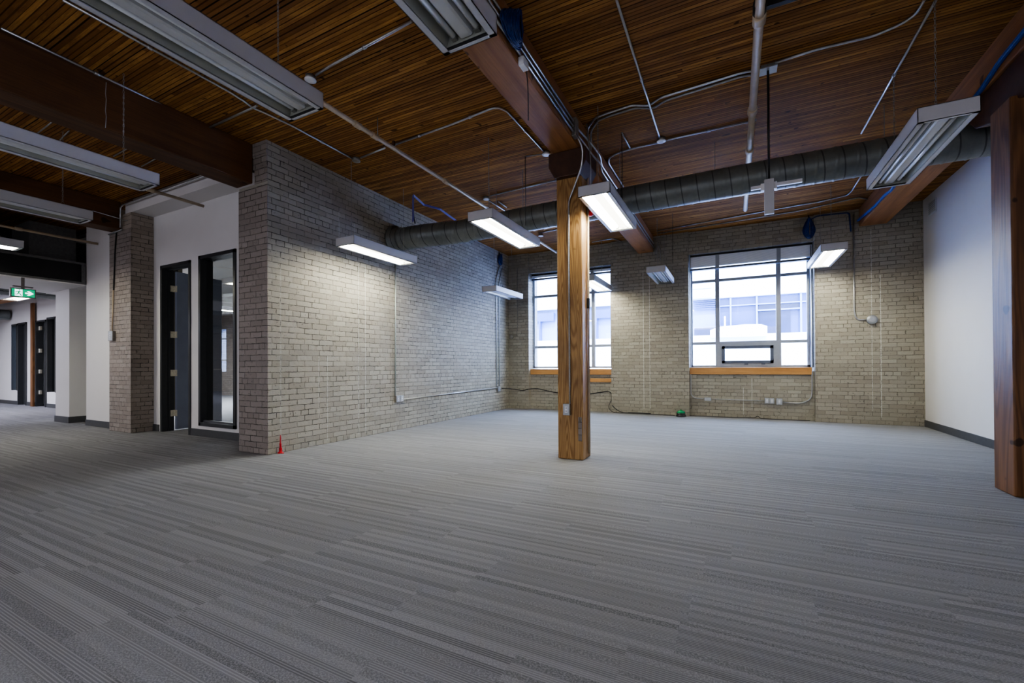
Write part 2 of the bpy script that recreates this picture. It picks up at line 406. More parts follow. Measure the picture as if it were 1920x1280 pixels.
# far hall wall behind
HY = 5.03
def hall_opening(x0, x1, z0, z1): return (x0, x1, z0, z1)
ops = [(-19.86, -19.42, .43, 2.45), (-19.36, -18.70, 0, 2.47), (-17.98, -17.27, 0, 2.47), (-17.20, -16.60, .43, 2.52)]
cells = []; xs = -21.12
for (x0, x1, z0, z1) in ops:
    cells.append((xs, x0, HY, 5.15, 0, CZ)); cells.append((x0, x1, HY, 5.15, z1, CZ))
    if z0 > 0: cells.append((x0, x1, HY, 5.15, 0, z0))
    xs = x1
cells.append((xs, -12.5, HY, 5.15, 0, CZ))
struct('wall_hall_far', BX(*cells), 'paint')
struct('baseboard_hall_far', BX((-21.12, -19.36, HY-.014, HY, 0, .11), (-18.70, -17.98, HY-.014, HY, 0, .11), (-17.27, -12.5, HY-.014, HY, 0, .11)), 'base')
for i, (x0, x1, z0, z1) in enumerate(ops):
    w = .05
    door = z0 == 0
    nm = ('door_%d' if door else 'window_%d') % (i+3)
    fr = struct(nm, BX((x0, x0+w, HY-.03, 5.15, z0, z1), (x1-w, x1, HY-.03, 5.15, z0, z1), (x0, x1, HY-.03, 5.15, z1-w, z1)), 'frame')
    if door:
        d = obj('door_leaf', BX((x0+w, x0+w+.045, 5.16, 5.85, 0, z1-w)) if i == 2 else BX((x0+w, x1-.2, 5.12, 5.16, 0, z1-w)), 'frame', fr)
        if i == 2:
            for hz in (.35, .95, 1.55, 2.2): obj('hinge', BX((x0+.05, x0+.17, 5.05, 5.09, hz, hz+.11)), 'hinge', fr)
    else:
        obj('pane', BX((x0+w, x1-w, 5.10, 5.105, z0, z1-w)), 'glass_in', fr)
struct('wall_hall_behind', BX((-21.12, -12.5, 6.0, 6.1, 0, CZ)), 'darkdoor')  # dark panel set behind the doorways in place of their shade

# ------------------------------------------------------------------ office door and side light
dr = struct('door_1', BX((D0, D0+.05, OY-.02, 4.14, 0, DZ), (D1-.05, D1, OY-.02, 4.14, 0, DZ), (D0, D1, OY-.02, 4.14, DZ-.05, DZ)), 'frame', None, .003)
obj('door_stop', BX((D0+.05, D0+.065, 4.05, 4.075, 0, DZ-.05), (D0+.05, D1-.05, 4.05, 4.075, DZ-.065, DZ-.05), (D1-.065, D1-.05, 4.05, 4.075, 0, DZ-.05)), 'frame', dr)
leaf = obj('door_leaf', BX((0, .045, 0, .84, .02, DZ-.07)), 'doorleaf', dr, .002, (D0+.055, 4.15, 0))
leaf.rotation_euler.z = math.radians(9)
obj('door_handle', BX((.045, .10, .76, .78, 1.05, 1.07), (.09, .10, .64, .78, 1.05, 1.07)), 'galv', leaf)
for hz in (.25, .95, 1.62, 2.42): obj('hinge', BX((D0+.05, D0+.062, 4.08, 4.17, hz, hz+.11), (D0+.05, D0+.115, 4.145, 4.157, hz, hz+.11)), 'hinge', dr)
sl = struct('window_3', BX((S0, S0+.055, OY-.025, 4.14, SB, ST), (S1-.055, S1, OY-.025, 4.14, SB, ST), (S0, S1, OY-.025, 4.14, ST-.055, ST), (S0, S1, OY-.025, 4.14, SB, SB+.055)), 'frame', None, .003)
obj('bottom_rail', BX((S0+.055, S1-.055, OY+.02, OY+.05, SB+.055, SB+.085)), 'framelit', sl)
obj('pane', BX((S0+.055, S1-.055, OY+.07, OY+.076, SB+.055, ST-.055)), 'glass_in', sl)

struct('ceiling_office', BX((-18.9, -5.79, 4.13, 10.2, 3.86, 3.94)), 'paint_in')

# ------------------------------------------------------------------ windows of the brick room
def window(name, x0, x1, z0, zt, zb, mull, split, hopper):
    w = .05; Y0, Y1 = YW, YW+.07
    fr = struct(name, BX((x0, x0+w, Y0, Y1, z0, zt), (x1-w, x1, Y0, Y1, z0, zt), (x0, x1, Y0, Y1, zt-w, zt), (x0, x1, Y0, Y1, z0, z0+.045),
                         *[(mx-.042, mx+.042, Y0-.01, Y1, z0, zt) for mx in mull]), 'alu', None, .004)
    for zz in split: obj('transom', BX((x0+w, x1-w, Y0+.005, Y1, zz-.03, zz+.03)), 'alu', fr)
    xs = [x0]+list(mull)+[x1]; zs = [z0]+list(split)+[zt]
    for a, b_ in zip(xs, xs[1:]):
        for c, d in zip(zs, zs[1:]):
            obj('pane', BX((a+.02, b_-.02, Y0+.04, Y0+.045, c+.01, d-.01)), 'glass', fr)
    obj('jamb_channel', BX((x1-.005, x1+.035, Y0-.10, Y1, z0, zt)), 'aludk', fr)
    if hopper:
        hx0, hx1, hz0, hz1 = hopper
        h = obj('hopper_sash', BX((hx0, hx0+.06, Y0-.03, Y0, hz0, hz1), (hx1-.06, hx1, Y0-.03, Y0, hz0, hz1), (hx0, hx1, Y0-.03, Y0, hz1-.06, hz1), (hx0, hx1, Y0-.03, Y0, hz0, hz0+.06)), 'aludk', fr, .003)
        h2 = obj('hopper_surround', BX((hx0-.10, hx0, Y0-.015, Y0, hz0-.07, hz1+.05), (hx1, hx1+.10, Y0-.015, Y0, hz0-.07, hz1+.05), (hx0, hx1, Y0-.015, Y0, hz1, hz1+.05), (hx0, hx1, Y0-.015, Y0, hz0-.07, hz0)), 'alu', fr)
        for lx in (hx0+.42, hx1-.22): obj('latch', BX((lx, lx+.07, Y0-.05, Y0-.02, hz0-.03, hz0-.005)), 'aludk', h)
    return fr
wR = window('window_1', -.845, 1.345, 1.04, 3.45, 0, (-.305, .815), (1.56, 2.905), (-.225, .72, 1.125, 1.49))
wL = window('window_2', -4.62, -2.56, 1.03, 3.42, 0, (-3.92, -3.03), (1.57, 2.87), None)
# sills
tag(obj('window_sill', BX((B2[0]+.005, B2[1]-.04, 10.14, YW, .895, 1.04)), 'sill', None, .006), 'golden wooden board sill under the right hand window of the back wall', 'sill')
tag(obj('window_sill', BX((B1[0]-.0+.01, B1[1]-.01, 10.12, YW, .875, 1.01)), 'sill', None, .006), 'golden wooden board sill under the left window behind the post', 'sill')
tag(obj('wood_rail', BX((-3.60, B1[1]-.01, 10.14, YB, .70, .785)), 'sill', None, .004), 'narrower wooden rail fixed on the brick just below the left window sill', 'rail')
# raised blinds at the window heads
def blind(x0, x1, zt, zb, label):
    t = thing('raised_blind', label, 'blind', (0, 0, 0))
    obj('slat_stack', BX((x0, x1, 10.20, 10.28, zb+.07, zt-.035)), 'blind', t)
    obj('head_rail', BX((x0, x1, 10.18, 10.29, zt-.035, zt)), 'black', t)
    obj('bottom_rail', BX((x0, x1, 10.19, 10.30, zb, zb+.045)), 'aludk', t, .004)
    for g in ((.51, 1.62) if x1-x0 > 2.1 else (.7, 1.55)): obj('cord_guide', BX((x0+g, x0+g+.07, 10.185, 10.195, zb, zt-.03)), 'alu', t)
    return t
blind(-.84, 1.37, 3.46, 3.13, 'raised pale slatted blind bunched at the top of the right hand window')
blind(-4.60, -2.55, 3.42, 3.27, 'raised dark-railed blind at the top of the left window behind the post')
# office window
fo = struct('window_4', BX((-18.45, -18.38, 10.3, 10.36, .93, 2.6), (-17.85, -17.78, 10.3, 10.36, .93, 2.6), (-18.45, -17.78, 10.3, 10.36, 1.35, 1.41), (-18.45, -17.78, 10.3, 10.36, 2.2, 2.26)), 'whiteplastic')
obj('pane', BX((-18.38, -17.85, 10.33, 10.335, .93, 2.6)), 'glass', fo)

# ------------------------------------------------------------------ building across the street
def ext():
    t = thing('white_building', 'white rendered building across the street with a band of bluish glazing seen through the windows', 'building', (0, 20, 0))
    y = 0
    obj('wall', BX((-30, 14, y, y+.5, 3.86, 6.2), (-30, 14, y-.1, y+.5, -1, 2.32)), 'facade', t)
    obj('glazing_band', BX((-.55, 14, y+.25, y+.3, 2.2, 3.95)), 'skyglass', t)
    obj('glazing_band', BX((-30, -.55, y+.35, y+.4, 2.2, 3.95)), 'facademull', t)
    obj('dark_window', BX((.92, 2.0, y+.2, y+.25, 2.3, 3.25)), 'skyglassdk', t)
    obj('dark_window', BX((.92, 2.3, y+.2, y+.25, 3.30, 3.50)), 'skyglassdk', t)
    obj('dark_window', BX((-1.5, -.62, y+.2, y+.25, 2.3, 2.66)), 'skyglassdk', t)
    obj('louvre_panel', BX(*[(-1.5, -.58, y+.18, y+.25, 3.45+.08*k, 3.485+.08*k) for k in range(5)]), 'skyglass', t)
    for x in (-.53, -.10, .84, 2.33, 3.6, 4.8): obj('mullion', BX((x-.03, x+.03, y+.05, y+.25, 2.3, 3.9)), 'facademull', t)
    obj('transom', BX((-.55, 14, y+.08, y+.22, 3.50, 3.54), (.84, 2.33, y+.07, y+.22, 3.24, 3.29)), 'facademull', t)
    obj('grey_line', BX((-3, -.8, y-.02, y, 4.28, 4.31), (-3, -.8, y-.02, y, 3.86, 3.90)), 'facademull', t)
    bm = bmesh.new(); prism(bm, [(-.85, 2.2), (-.85, 2.50), (-.55, 2.62), (.4, 2.68), (.95, 2.66), (1.16, 2.58), (1.16, 2.2)], 'y', y-.5, y-.1); obj('parapet_box', bm, 'facade', t)
    obj('vent_pipe', BX((-.34, -.28, y-.3, y-.24, 2.6, 3.06)), 'facade', t)
    for x0 in (-9.4, -6.5): obj('blue_panel', BX((x0, x0+1.5, y+.1, y+.34, 3.3, 3.7), (x0+.7, x0+.78, y+.1, y+.34, 2.3, 3.3)), 'skyglass', t)
ext()
tag(obj('street_ground', BX((-40, 20, 10.8, 30, -1.2, -1)), 'facademull'), 'pale paved street beyond the windows', 'street')['kind'] = 'structure'

# ------------------------------------------------------------------ timber
def beam(name, x0, x1, y0, y1, z0, mat, label):
    t = obj(name, BX((x0, x1, y0, y1, z0, CZ)), mat, None, .012)
    return tag(t, label, 'beam')
beam('timber_beam', -1.90, -1.57, -5.9, 10.04, 3.60, 'beam', 'brown timber beam running over the central post to the back wall, carrying conduits')
beam('timber_beam', 2.07, 2.47, -5.9, 10.04, 3.62, 'beam', 'brown timber beam along the right side with blue cable lying on it')
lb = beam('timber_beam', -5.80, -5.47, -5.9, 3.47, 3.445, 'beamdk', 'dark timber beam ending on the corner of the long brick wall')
for y0, z1 in ((2.0, 3.90), (2.14, 3.86)):
    bm = bmesh.new(); tube(bm, [(-5.469, y0+.003*(k % 3), 3.45+(z1-3.45)*k/8) for k in range(9)], .0035, 5, 0)
    obj('paint_drip', bm, 'plate', lb)
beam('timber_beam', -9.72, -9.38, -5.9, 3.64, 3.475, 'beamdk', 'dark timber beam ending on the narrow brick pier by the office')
beam('timber_beam', -20.9, -13.2, 4.35, 4.6, 2.98, 'beam', 'brown timber beam in the far hallway on the left, above the thin post')
# central post
px0, px1, py0, py1 = -1.868, -1.560, 4.87, 5.17
cp = thing('timber_post', 'golden brown timber post standing in the middle of the room', 'post', (-1.715, 5.02, 0))
def rel(o, root):
    o.parent = root; o.matrix_parent_inverse = Matrix.Translation(-Vector(root.location)); return o
rel(obj('post_shaft', BX((px0, px1, py0, py1, 0, 3.42)), 'post', None, .012), cp)
bm = bmesh.new(); prism(bm, [(px0-.0, 3.30), (px0-.075, 3.44), (px0-.075, 3.599), (px1+.075, 3.599), (px1+.075, 3.44), (px1, 3.30)], 'y', 4.80, 5.24)
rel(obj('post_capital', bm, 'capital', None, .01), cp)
rel(obj('bare_patch', BX((-1.615, -1.572, 4.864, 4.871, .22, .50)), 'brick_plain', None, .002), cp)['label'] = 'pale scraped patch low on the post'
# right post
rp = thing('timber_post', 'dark reddish timber post at the right edge of the picture', 'post', (2.2, 5.24, 0))
rel(obj('post_shaft', BX((2.045, 2.36, 5.06, 5.38, 0, 3.30)), 'post2', None, .012), rp)
bm = bmesh.new(); prism(bm, [(4.45, 3.61), (4.46, 3.50), (4.58, 3.38), (4.8, 3.29), (5.1, 3.26), (5.5, 3.27), (5.78, 3.36), (5.93, 3.50), (5.95, 3.61)], 'x', 2.09, 2.42)
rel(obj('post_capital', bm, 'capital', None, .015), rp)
# thin hallway post
a = at(61, 760, 'z', 0)
tag(obj('timber_post', BX((-18.14, -17.97, 4.94, 4.985, 0, 2.98)), 'post2'), 'thin brown timber post in the far hallway between two doorways', 'post')

# ------------------------------------------------------------------ hallway bulkhead and details
bk = thing('hallway_bulkhead', 'long black boxed bulkhead with grey edges hanging over the hallway on the left', 'bulkhead', (-11.1, 1, 3))
rel(obj('black_panel', BX((-12.9, -11.10, -5.9, 3.755, 2.72, 3.10)), 'black'), bk)
rel(obj('edge_trim', BX((-11.10, -11.07, -5.9, 3.755, 3.07, 3.11), (-11.10, -11.07, -5.9, 3.755, 2.70, 2.735), (-11.10, -11.07, 3.70, 3.755, 2.735, 3.07)), 'blackedge'), bk)
rel(obj('soffit_panel', BX((-12.9, -11.10, -5.9, 3.755, 2.68, 2.72)), 'paint'), bk)
struct('wall_upper_dark', BX((-13.0, -12.9, -5.9, 5.0, 3.1, CZ)), 'black')  # black sheet puts the shade above the bulkhead into colour
tag(obj('boxed_duct', BX((-12.3, -11.45, 3.10, 3.74, 3.12, 3.80)), 'blackedge'), 'dark grey boxed duct resting above the black bulkhead', 'duct')
# exit sign: hangs under the bulkhead, facing the room
e0 = at(19, 538, 'x', -11.0); e1 = at(68, 560, 'x', -11.0)
ex = thing('exit_sign', 'green exit sign with white running figure and right arrow under the black bulkhead', 'sign', (-11.0, (e0.y+e1.y)/2, (e0.z+e1.z)/2))
hw, hh = (e1.y-e0.y)/2, (e0.z-e1.z)/2
obj('sign_case', BX((-.05, -.004, -hw, hw, -hh, hh)), 'signcase', ex, .004)
obj('sign_face', BX((-.004, .002, -hw*.88, hw*.88, -hh*.82, hh*.82)), 'greensign', ex)
obj('mounting_plate', BX((-.06, .0, -.12, .12, hh+.02, hh+.04), (-.04, -.02, -.02, .02, hh, 2.68-(e0.z+e1.z)/2)), 'signcase', ex)
bm = bmesh.new(); s = hh*.82
def P2(pts, bm, x0=.002, x1=.005): prism(bm, pts, 'x', x0, x1)
P2([(-hw*.66, -s*.9), (-hw*.66, s*.9), (-hw*.08, s*.9), (-hw*.08, -s*.9)], bm); obj('doorway_symbol', bm, 'signwhite', ex)
bm = bmesh.new(); cx = -hw*.37
def Q(pts): P2([(cx+u*s, w*s) for u, w in pts], bm, .005, .007)
Q([(.05, .55), (.25, .55), (.28, .75), (.15, .85), (.02, .75)])                                   # head
Q([(-.20, .38), (.18, .48), (.22, .1), (.05, -.1), (-.12, .0)])                                    # torso
Q([(.15, .45), (.52, .28), (.50, .14), (.15, .28)]); Q([(-.15, .42), (-.50, .30), (-.62, .02), (-.48, -.02), (-.38, .18), (-.1, .22)])
Q([(.02, .0), (.35, -.30), (.62, -.78), (.45, -.84), (.18, -.42), (-.10, -.08)]); Q([(-.12, .0), (.05, -.12), (-.15, -.50), (-.68, -.56), (-.68, -.40), (-.28, -.36)])
obj('running_figure', bm, 'greensign', ex)
bm = bmesh.new(); P2([(hw*.12, s*.20), (hw*.42, s*.20), (hw*.25, s*.62), (hw*.46, s*.62), (hw*.80, 0), (hw*.46, -s*.62), (hw*.25, -s*.62), (hw*.42, -s*.20), (hw*.12, -s*.20)], bm)
obj('arrow', bm, 'signwhite', ex)
# far ducts and pipes
def duct_mesh(path, r, seam=.19, groove=.005, n=28, wr=None):
    pts = smooth_path(path, .5, 14); L = 0; out = [pts[0]]; acc = [0]
    for a_, b_ in zip(pts, pts[1:]):
        d = (b_-a_).length; k = max(1, int(d/.012))
        for i in range(1, k+1): out.append(a_.lerp(b_, i/k)); acc.append(L+d*i/k)
        L += d
    def rad(i):
        q = acc[i] % (seam if wr is None or acc[i] > wr[0] else wr[1])
        return r+groove if q < .014 else r
    bm = bmesh.new(); tube(bm, out, r, n, 0, True, rad); return bm
tag(obj('air_duct', duct_mesh([(-20.0, -5, 2.75), (-20.0, 4.98, 2.75)], .16, .5), 'duct'), 'dull metal duct low in the far hallway, crossing left of the thin post', 'duct')
c0 = at(85, 549, 'y', 4.2)
tag(obj('air_duct', duct_mesh([(c0.x, -5, c0.z), (c0.x, 5.0, c0.z)], .14, .5), 'duct'), 'dull metal duct in the far hallway seen right behind the exit sign', 'duct')

# ------------------------------------------------------------------ main spiral duct
mp = [(3.0-.04, 6.2, 3.415), (0, 6.17, 3.405), (-2.6, 6.13, 3.37), (-4.1, 6.08, 3.33), (-4.62, 5.86, 3.29), (-5.19, 5.80, 3.27)]
md = thing('spiral_duct', 'large dark grey spiral air duct crossing under the ceiling from wall to wall', 'duct', (0, 6.15, 3.4))
rel(obj('duct_run', duct_mesh(mp[:4], .185), 'duct'), md)
rel(obj('duct_elbow', duct_mesh([mp[3], mp[4], mp[5]], .187, .075, .006), 'duct'), md)
bm = bmesh.new(); lathe(bm, [(.25, -5.199), (.25, -5.17), (.20, -5.16), (.195, -5.05)], (0, 5.80, 3.27), 28, 'x'); rel(obj('wall_collar', bm, 'duct'), md)
for hx in (-3.4, -.2, 1.5):
    rel(obj('hanger_strap', BX((hx, hx+.006, 6.155, 6.161, 3.58, CZ-.001)), 'galvdk'), md)
rel(obj('support_angle', BX((.2, .72, 5.99, 6.02, 3.20, 3.24)), 'whiteplastic'), md)

# ------------------------------------------------------------------ fluorescent fixtures
W, H = .345, .115
def chain_bm(z0, z1):
    bm = bmesh.new(); z = z0; k = 0; lk = .034
    while z+lk <= z1+.01:
        pts = []
        for i in range(9):
            a_ = 2*math.pi*i/8; u = .0065*math.cos(a_); w = lk*.5*math.sin(a_)
            pts.append((u, 0, z+lk/2+w) if k % 2 else (0, u, z+lk/2+w))
        tube(bm, pts, .0017, 4, 0, False); z += lk*.80; k += 1
    return bm
def fixture(x, y0, y1, z, label, lit=0, rot=False, chain=True, inset=.22):
    L = y1-y0
    t = thing('hanging_fluorescent_light', label, 'light fixture', (x, (y0+y1)/2, z), 'hanging fluorescent light fixtures')
    h, w, l = H, W/2, L/2
    hb = BX((-w, -w+.004, -l, l, 0, h), (w-.004, w, -l, l, 0, h), (-w, w, -l, -l+.004, 0, h), (-w, w, l-.004, l, 0, h), (-w, w, -l, l, h-.004, h),
            (-w, -w+.040, -l, l, 0, .004), (w-.040, w, -l, l, 0, .004), (-w, w, -l, -l+.022, 0, .004), (-w, w, l-.022, l, 0, .004))
    obj('housing', hb, 'enamel', t)
    bm = bmesh.new(); a, b2 = -l+.035, l-.035
    zt = .072
    prof = [(-w+.038, .012), (-.118, zt), (.118, zt), (w-.038, .012), (w-.032, .012), (.122, zt+.006), (-.122, zt+.006), (-w+.032, .012)]
    prism(bm, prof, 'y', a, b2)
    obj('reflector', bm, ('enamel_in', 'lit', 'warm')[lit], t)
    for e0_ in (-l+.026, l-.034): obj('end_plate', BX((-w+.03, w-.03, e0_, e0_+.008, .014, h-.006)), 'enamel_in' if not lit else 'channel', t)
    obj('shadow_gap', BX((-w+.02, w-.02, l-.034, l-.022, .003, .012)), 'black', t)  # black strip stands in for the shade in the end gap
    bm = bmesh.new(); prism(bm, [(-.048, .07), (-.040, .034), (-.028, .026), (.028, .026), (.040, .034), (.048, .07)], 'y', -l+.04, l-.04)
    obj('lamp_channel', bm, ('channel', 'lit_dim', 'lit_dim')[lit], t)
    for sx in (-.074, .074):
        tb = obj('fluorescent_tube', TB([(sx, -l+.06, .048), (sx, l-.06, .048)], .0165, 0, 14), ('tube', 'lit_tube', 'warm')[lit], t)
        for s0_ in (-l+.036, l-.06): obj('tube_socket', BX((sx-.017, sx+.017, s0_, s0_+.024, .028, .07)), 'tubecap', tb)
    for sy in (-1, 1):
        yy = sy*(l-inset)
        bm = chain_bm(h+.07, CZ-z-.005) if chain else TB([(0, 0, h+.07), (0, 0, CZ-z)], .0022, 0, 5)
        for q in (-.05, .05): tube(bm, [(0, 0, h+.075), (0, q, h)], .0018, 5, 0)
        o = obj('hanging_chain', bm, 'galvdk', t, 0, (0, yy, 0))
    if rot: t.rotation_euler.z = math.pi/2
    return t
fixture(-2.72, .66, 2.12, 2.90, 'unlit long white light fixture, nearest one at the upper left above the camera')
fixture(-5.22, .82, 2.265, 2.90, 'unlit white light fixture, second from the right in the left hand row')
fixture(-7.13, .98, 2.43, 2.90, 'unlit white light fixture, third in the row going away to the left')
fixture(-9.66, 1.1, 2.52, 2.90, 'small lit light fixture at the left edge above the exit sign', 1)
fixture(-1.31, .66, 2.08, 2.90, 'unlit fixture at the top of the picture showing its tubes, beside the central beam')
fixture(-4.70, 4.25, 5.56, 2.75, 'lit light fixture hanging close to the long brick wall', 1, inset=.12)
fixture(-2.71, 4.50, 5.93, 2.86, 'lit light fixture hanging left of the central post', 1)
fixture(-1.305, 4.49, 5.88, 2.90, 'lit light fixture just right of the top of the central post', 1, inset=.18)
fixture(1.415, 4.29, 5.71, 2.90, 'unlit light fixture hanging in front of the duct at the upper right')
fixture(1.40, 8.28, 9.68, 2.86, 'lit light fixture hanging beside the right hand window', 1)
fixture(-1.30, 8.56, 9.92, 2.85, 'small unlit light fixture hanging before the brick pier between the windows')
fixture(-4.53, 7.88, 9.15, 2.65, 'unlit light fixture in the far left corner before the left window')
fixture(-2.64, 8.50, 9.92, 2.80, 'lit light fixture seen just right of the post in front of the left window', 1)
fl = at(36, 562, 'z', 2.8)
fixture(-15.6, 3.45, 4.6, 2.80, 'warm lit light fixture in the far hallway below the exit sign', 2, rot=True)
ol = fixture(-14.4, 7.6, 8.9, 2.90, 'lit light fixture seen through the glass side light of the office', 1)

# ------------------------------------------------------------------ conduits on the ceiling
CR = .011
def cpts(pix, z=CZ-.015): return [at(u, v, 'z', z) for u, v in pix]
def conduit(pts, label, r=CR, mat='galv', bend=.06, clips=0, name='electrical_conduit', cat='conduit'):
    t = obj(name, TB(pts, r, bend), mat); tag(t, label, cat)
    if clips:
        tot = [(a_, b_) for a_, b_ in zip(pts, pts[1:]) if (b_-a_).length > .5]
        for a_, b_ in tot:
            p = a_.lerp(b_, .45); d = (b_-a_).normalized()
            bm = bmesh.new(); tube(bm, [p-d*.018, p+d*.018], r*1.5, 8, 0); obj('coupling', bm, mat, t)
    return t
conduit(cpts([(2, 53), (345, 216)]), 'thin conduit running beside the dark beam at the upper left', clips=1)
conduit(cpts([(118, 0), (430, 172), (458, 190), (474, 202), (500, 213), (548, 236), (662, 298)]), 'conduit with a kink running past the long upper left fixture to a round cover', clips=1, bend=.03)
conduit(cpts([(391, 240), (482, 198)], CZ-.03), 'short dark ended conduit crossing under the kinked conduit at upper left', mat='galvdk')
conduit(cpts([(592, 141), (620, 123), (772, 40)]), 'straight conduit leading from the round cover to the unlit fixture at the top', clips=1)
conduit(cpts([(676, 296), (722, 277)]), 'short conduit between a round cover and the beige pipe')
conduit(cpts([(738, 272), (850, 232), (922, 203), (936, 202), (950, 208), (1020, 284)]), 'bent conduit crossing the ceiling from the beige pipe to beside the central beam', clips=1)
conduit(cpts([(920, 367), (1046, 337)]), 'conduit running from a round cover to behind the central post')
conduit(cpts([(915, 375), (950, 397)]), 'short conduit from a round cover down towards the duct')
conduit(cpts([(1156, 0), (1238, 262)]), 'conduit running away down the ceiling to a round cover, right of the central beam', clips=1)
conduit(cpts([(1243, 265), (1262, 260), (1418, 225)]), 'conduit from a round cover right to the beige pipe', clips=1)
conduit(cpts([(1237, 267), (1185, 279), (1158, 287), (1142, 296), (1141, 306), (1169, 350)]), 'hooked conduit curling from a round cover down to the duct')
conduit([at(1102, 262, 'z', CZ-.02)-Vector((0, 0, .25))]+cpts([(1102, 240), (1116, 221), (1136, 213), (1186, 197), (1214, 198), (1221, 195), (1238, 183), (1388, 137), (1412, 132)]), 'upper one of two parallel conduits crossing the ceiling with a kink', bend=.05)
conduit([at(1107, 270, 'z', CZ-.02)-Vector((0, 0, .25))]+cpts([(1108, 246), (1121, 226), (1141, 218), (1192, 202), (1222, 203), (1230, 200), (1246, 189), (1390, 143), (1412, 140)]), 'lower one of two parallel conduits crossing the ceiling with a kink', mat='galvdk', bend=.05)
conduit(cpts([(1453, 118), (1530, 93), (1640, 67), (1692, 44), (1718, 26), (1733, 0)]), 'conduit curving from the square cover plate to the top edge of the picture', clips=0)
conduit(cpts([(1755, 0), (1615, 250)]), 'bright straight conduit running down the ceiling beside the upper right fixture', clips=1)
conduit(cpts([(1620, 322), (1597, 358), (1588, 366), (1533, 379), (1499, 384), (1232, 433)]), 'conduit along the ceiling near the back wall, bending up at its right end', bend=.04)
conduit(cpts([(1640, 376), (1610, 370), (1499, 395), (1234, 438)], CZ-.02), 'second conduit close to the top of the back wall brick', mat='galvdk')
conduit(cpts([(1110, 454), (1149, 447), (1181, 458)]), 'thin bent conduit right of the post near the back wall')
conduit([Vector((-3.60, 6.6, CZ-.02)), Vector((-3.60, 6.9, CZ-.02))], 'stub of conduit beyond the duct', mat='galvdk')
conduit(cpts([(1010, 437), (1030, 433), (1045, 430)]), 'short conduit by the small white cover beyond the duct')
conduit([Vector((-8.9, 3.62, CZ-.05)), Vector((-5.9, 3.62, CZ-.05))], 'upper conduit along the top of the white office wall', mat='galvdk')
conduit([Vector((-9.30, 3.60, 3.50)), Vector((-9.30, 3.60, CZ-.09)), Vector((-5.9, 3.60, CZ-.09))], 'lower conduit along the office wall top, turning down the brick pier', mat='galv', bend=.1)
conduit([Vector((-9.36, 3.62, 3.50)), Vector((-9.36, 3.62, CZ-.10))], 'short upright conduit on the brick pier beside the dark beam')
conduit([Vector((-9.78, 3.62, 3.44)), Vector((-9.30, 3.62, 3.46))], 'bright conduit elbow under the end of the second dark beam')
conduit([at(520/3, 395, 'x', -9.3), at(287, 428, 'x', -9.1)], 'thin wire conduit stretched past the top of the brick pier', r=.006)
# strips on the ceiling left
for i, (p, q) in enumerate([((70, 250), (105, 223)), ((213, 293), (245, 275)), ((265, 312), (297, 295)), ((103, 272), (130, 245))]):
    tag(obj('ceiling_strip', TB(cpts([p, q], CZ-.006), .008, 0, 6), 'galvdk'), ['short pale strip on the ceiling above the left end of the second fixture', 'short pale strip on the ceiling near the middle of the second fixture', 'short pale strip on the ceiling by the right end of the second fixture', 'thin pale strip on the planks just under the dark upper left beam'][i], 'strip')

def xz(pix, x): return [at(u, v, 'x', x) for u, v in pix]
# bundle on the central beam
BXF = -1.55
Z3 = [3.66, 3.72, 3.78]
for i, zz in enumerate(Z3):
    conduit([Vector((BXF, 1.9, zz)), Vector((BXF, 4.55+.05*i, zz))], ['lowest of three conduits clipped to the side of the central beam', 'middle of three conduits clipped to the side of the central beam', 'top one of three conduits clipped to the side of the central beam'][i], r=.012, clips=1)
tag(obj('conduit_clamp', BX((-1.569, -1.52, 4.56, 4.66, 3.62, 3.82)), 'galvdk', None, .004), 'small grey clamp holding the conduits on the central beam above the post', 'clamp')
for i, zz in enumerate((3.68, 3.76)):
    conduit([Vector((BXF, 4.66, zz)), Vector((BXF, 4.9, zz+.03)), Vector((BXF+.05*(i+1)*.6, 5.15, zz-.02)), Vector((BXF+.05, 5.5, zz)), Vector((BXF, 5.7, zz)), Vector((BXF, 9.95, zz))],
            ['lower conduit continuing on the beam side past the post to the back wall', 'upper conduit continuing on the beam side past the post to the back wall'][i], r=.012, bend=.1)
conduit([Vector((-1.54, 4.66, 3.66)), Vector((-1.50, 4.74, 3.55)), Vector((-1.52, 4.78, 3.38)), Vector((-1.64, 4.84, 3.16)), Vector((-1.71, 4.855, 3.03)), Vector((-1.712, 4.855, 2.85)), Vector((-1.712, 4.855, .65))], 'conduit looping round the post top and running down its face to an outlet', r=.011, bend=.12, clips=0)
conduit([Vector((-1.545, 5.07, 3.5)), Vector((-1.545, 5.07, .05))], 'brown painted conduit down the right side of the central post', r=.013, mat='beige')
tag(obj('conduit_strap', BX((-1.56, -1.528, 5.045, 5.095, 1.78, 1.90)), 'blackcable', None, .003), 'small black strap on the conduit on the right side of the central post', 'strap')
conduit([Vector((-1.50, 4.9, 3.9)), Vector((-1.47, 4.95, 3.5)), Vector((-1.49, 5.0, 3.06))], 'dark flexible cable dropping from the ceiling behind the lit post fixture', r=.008, mat='galvdk', bend=.2, name='power_cable', cat='cable')
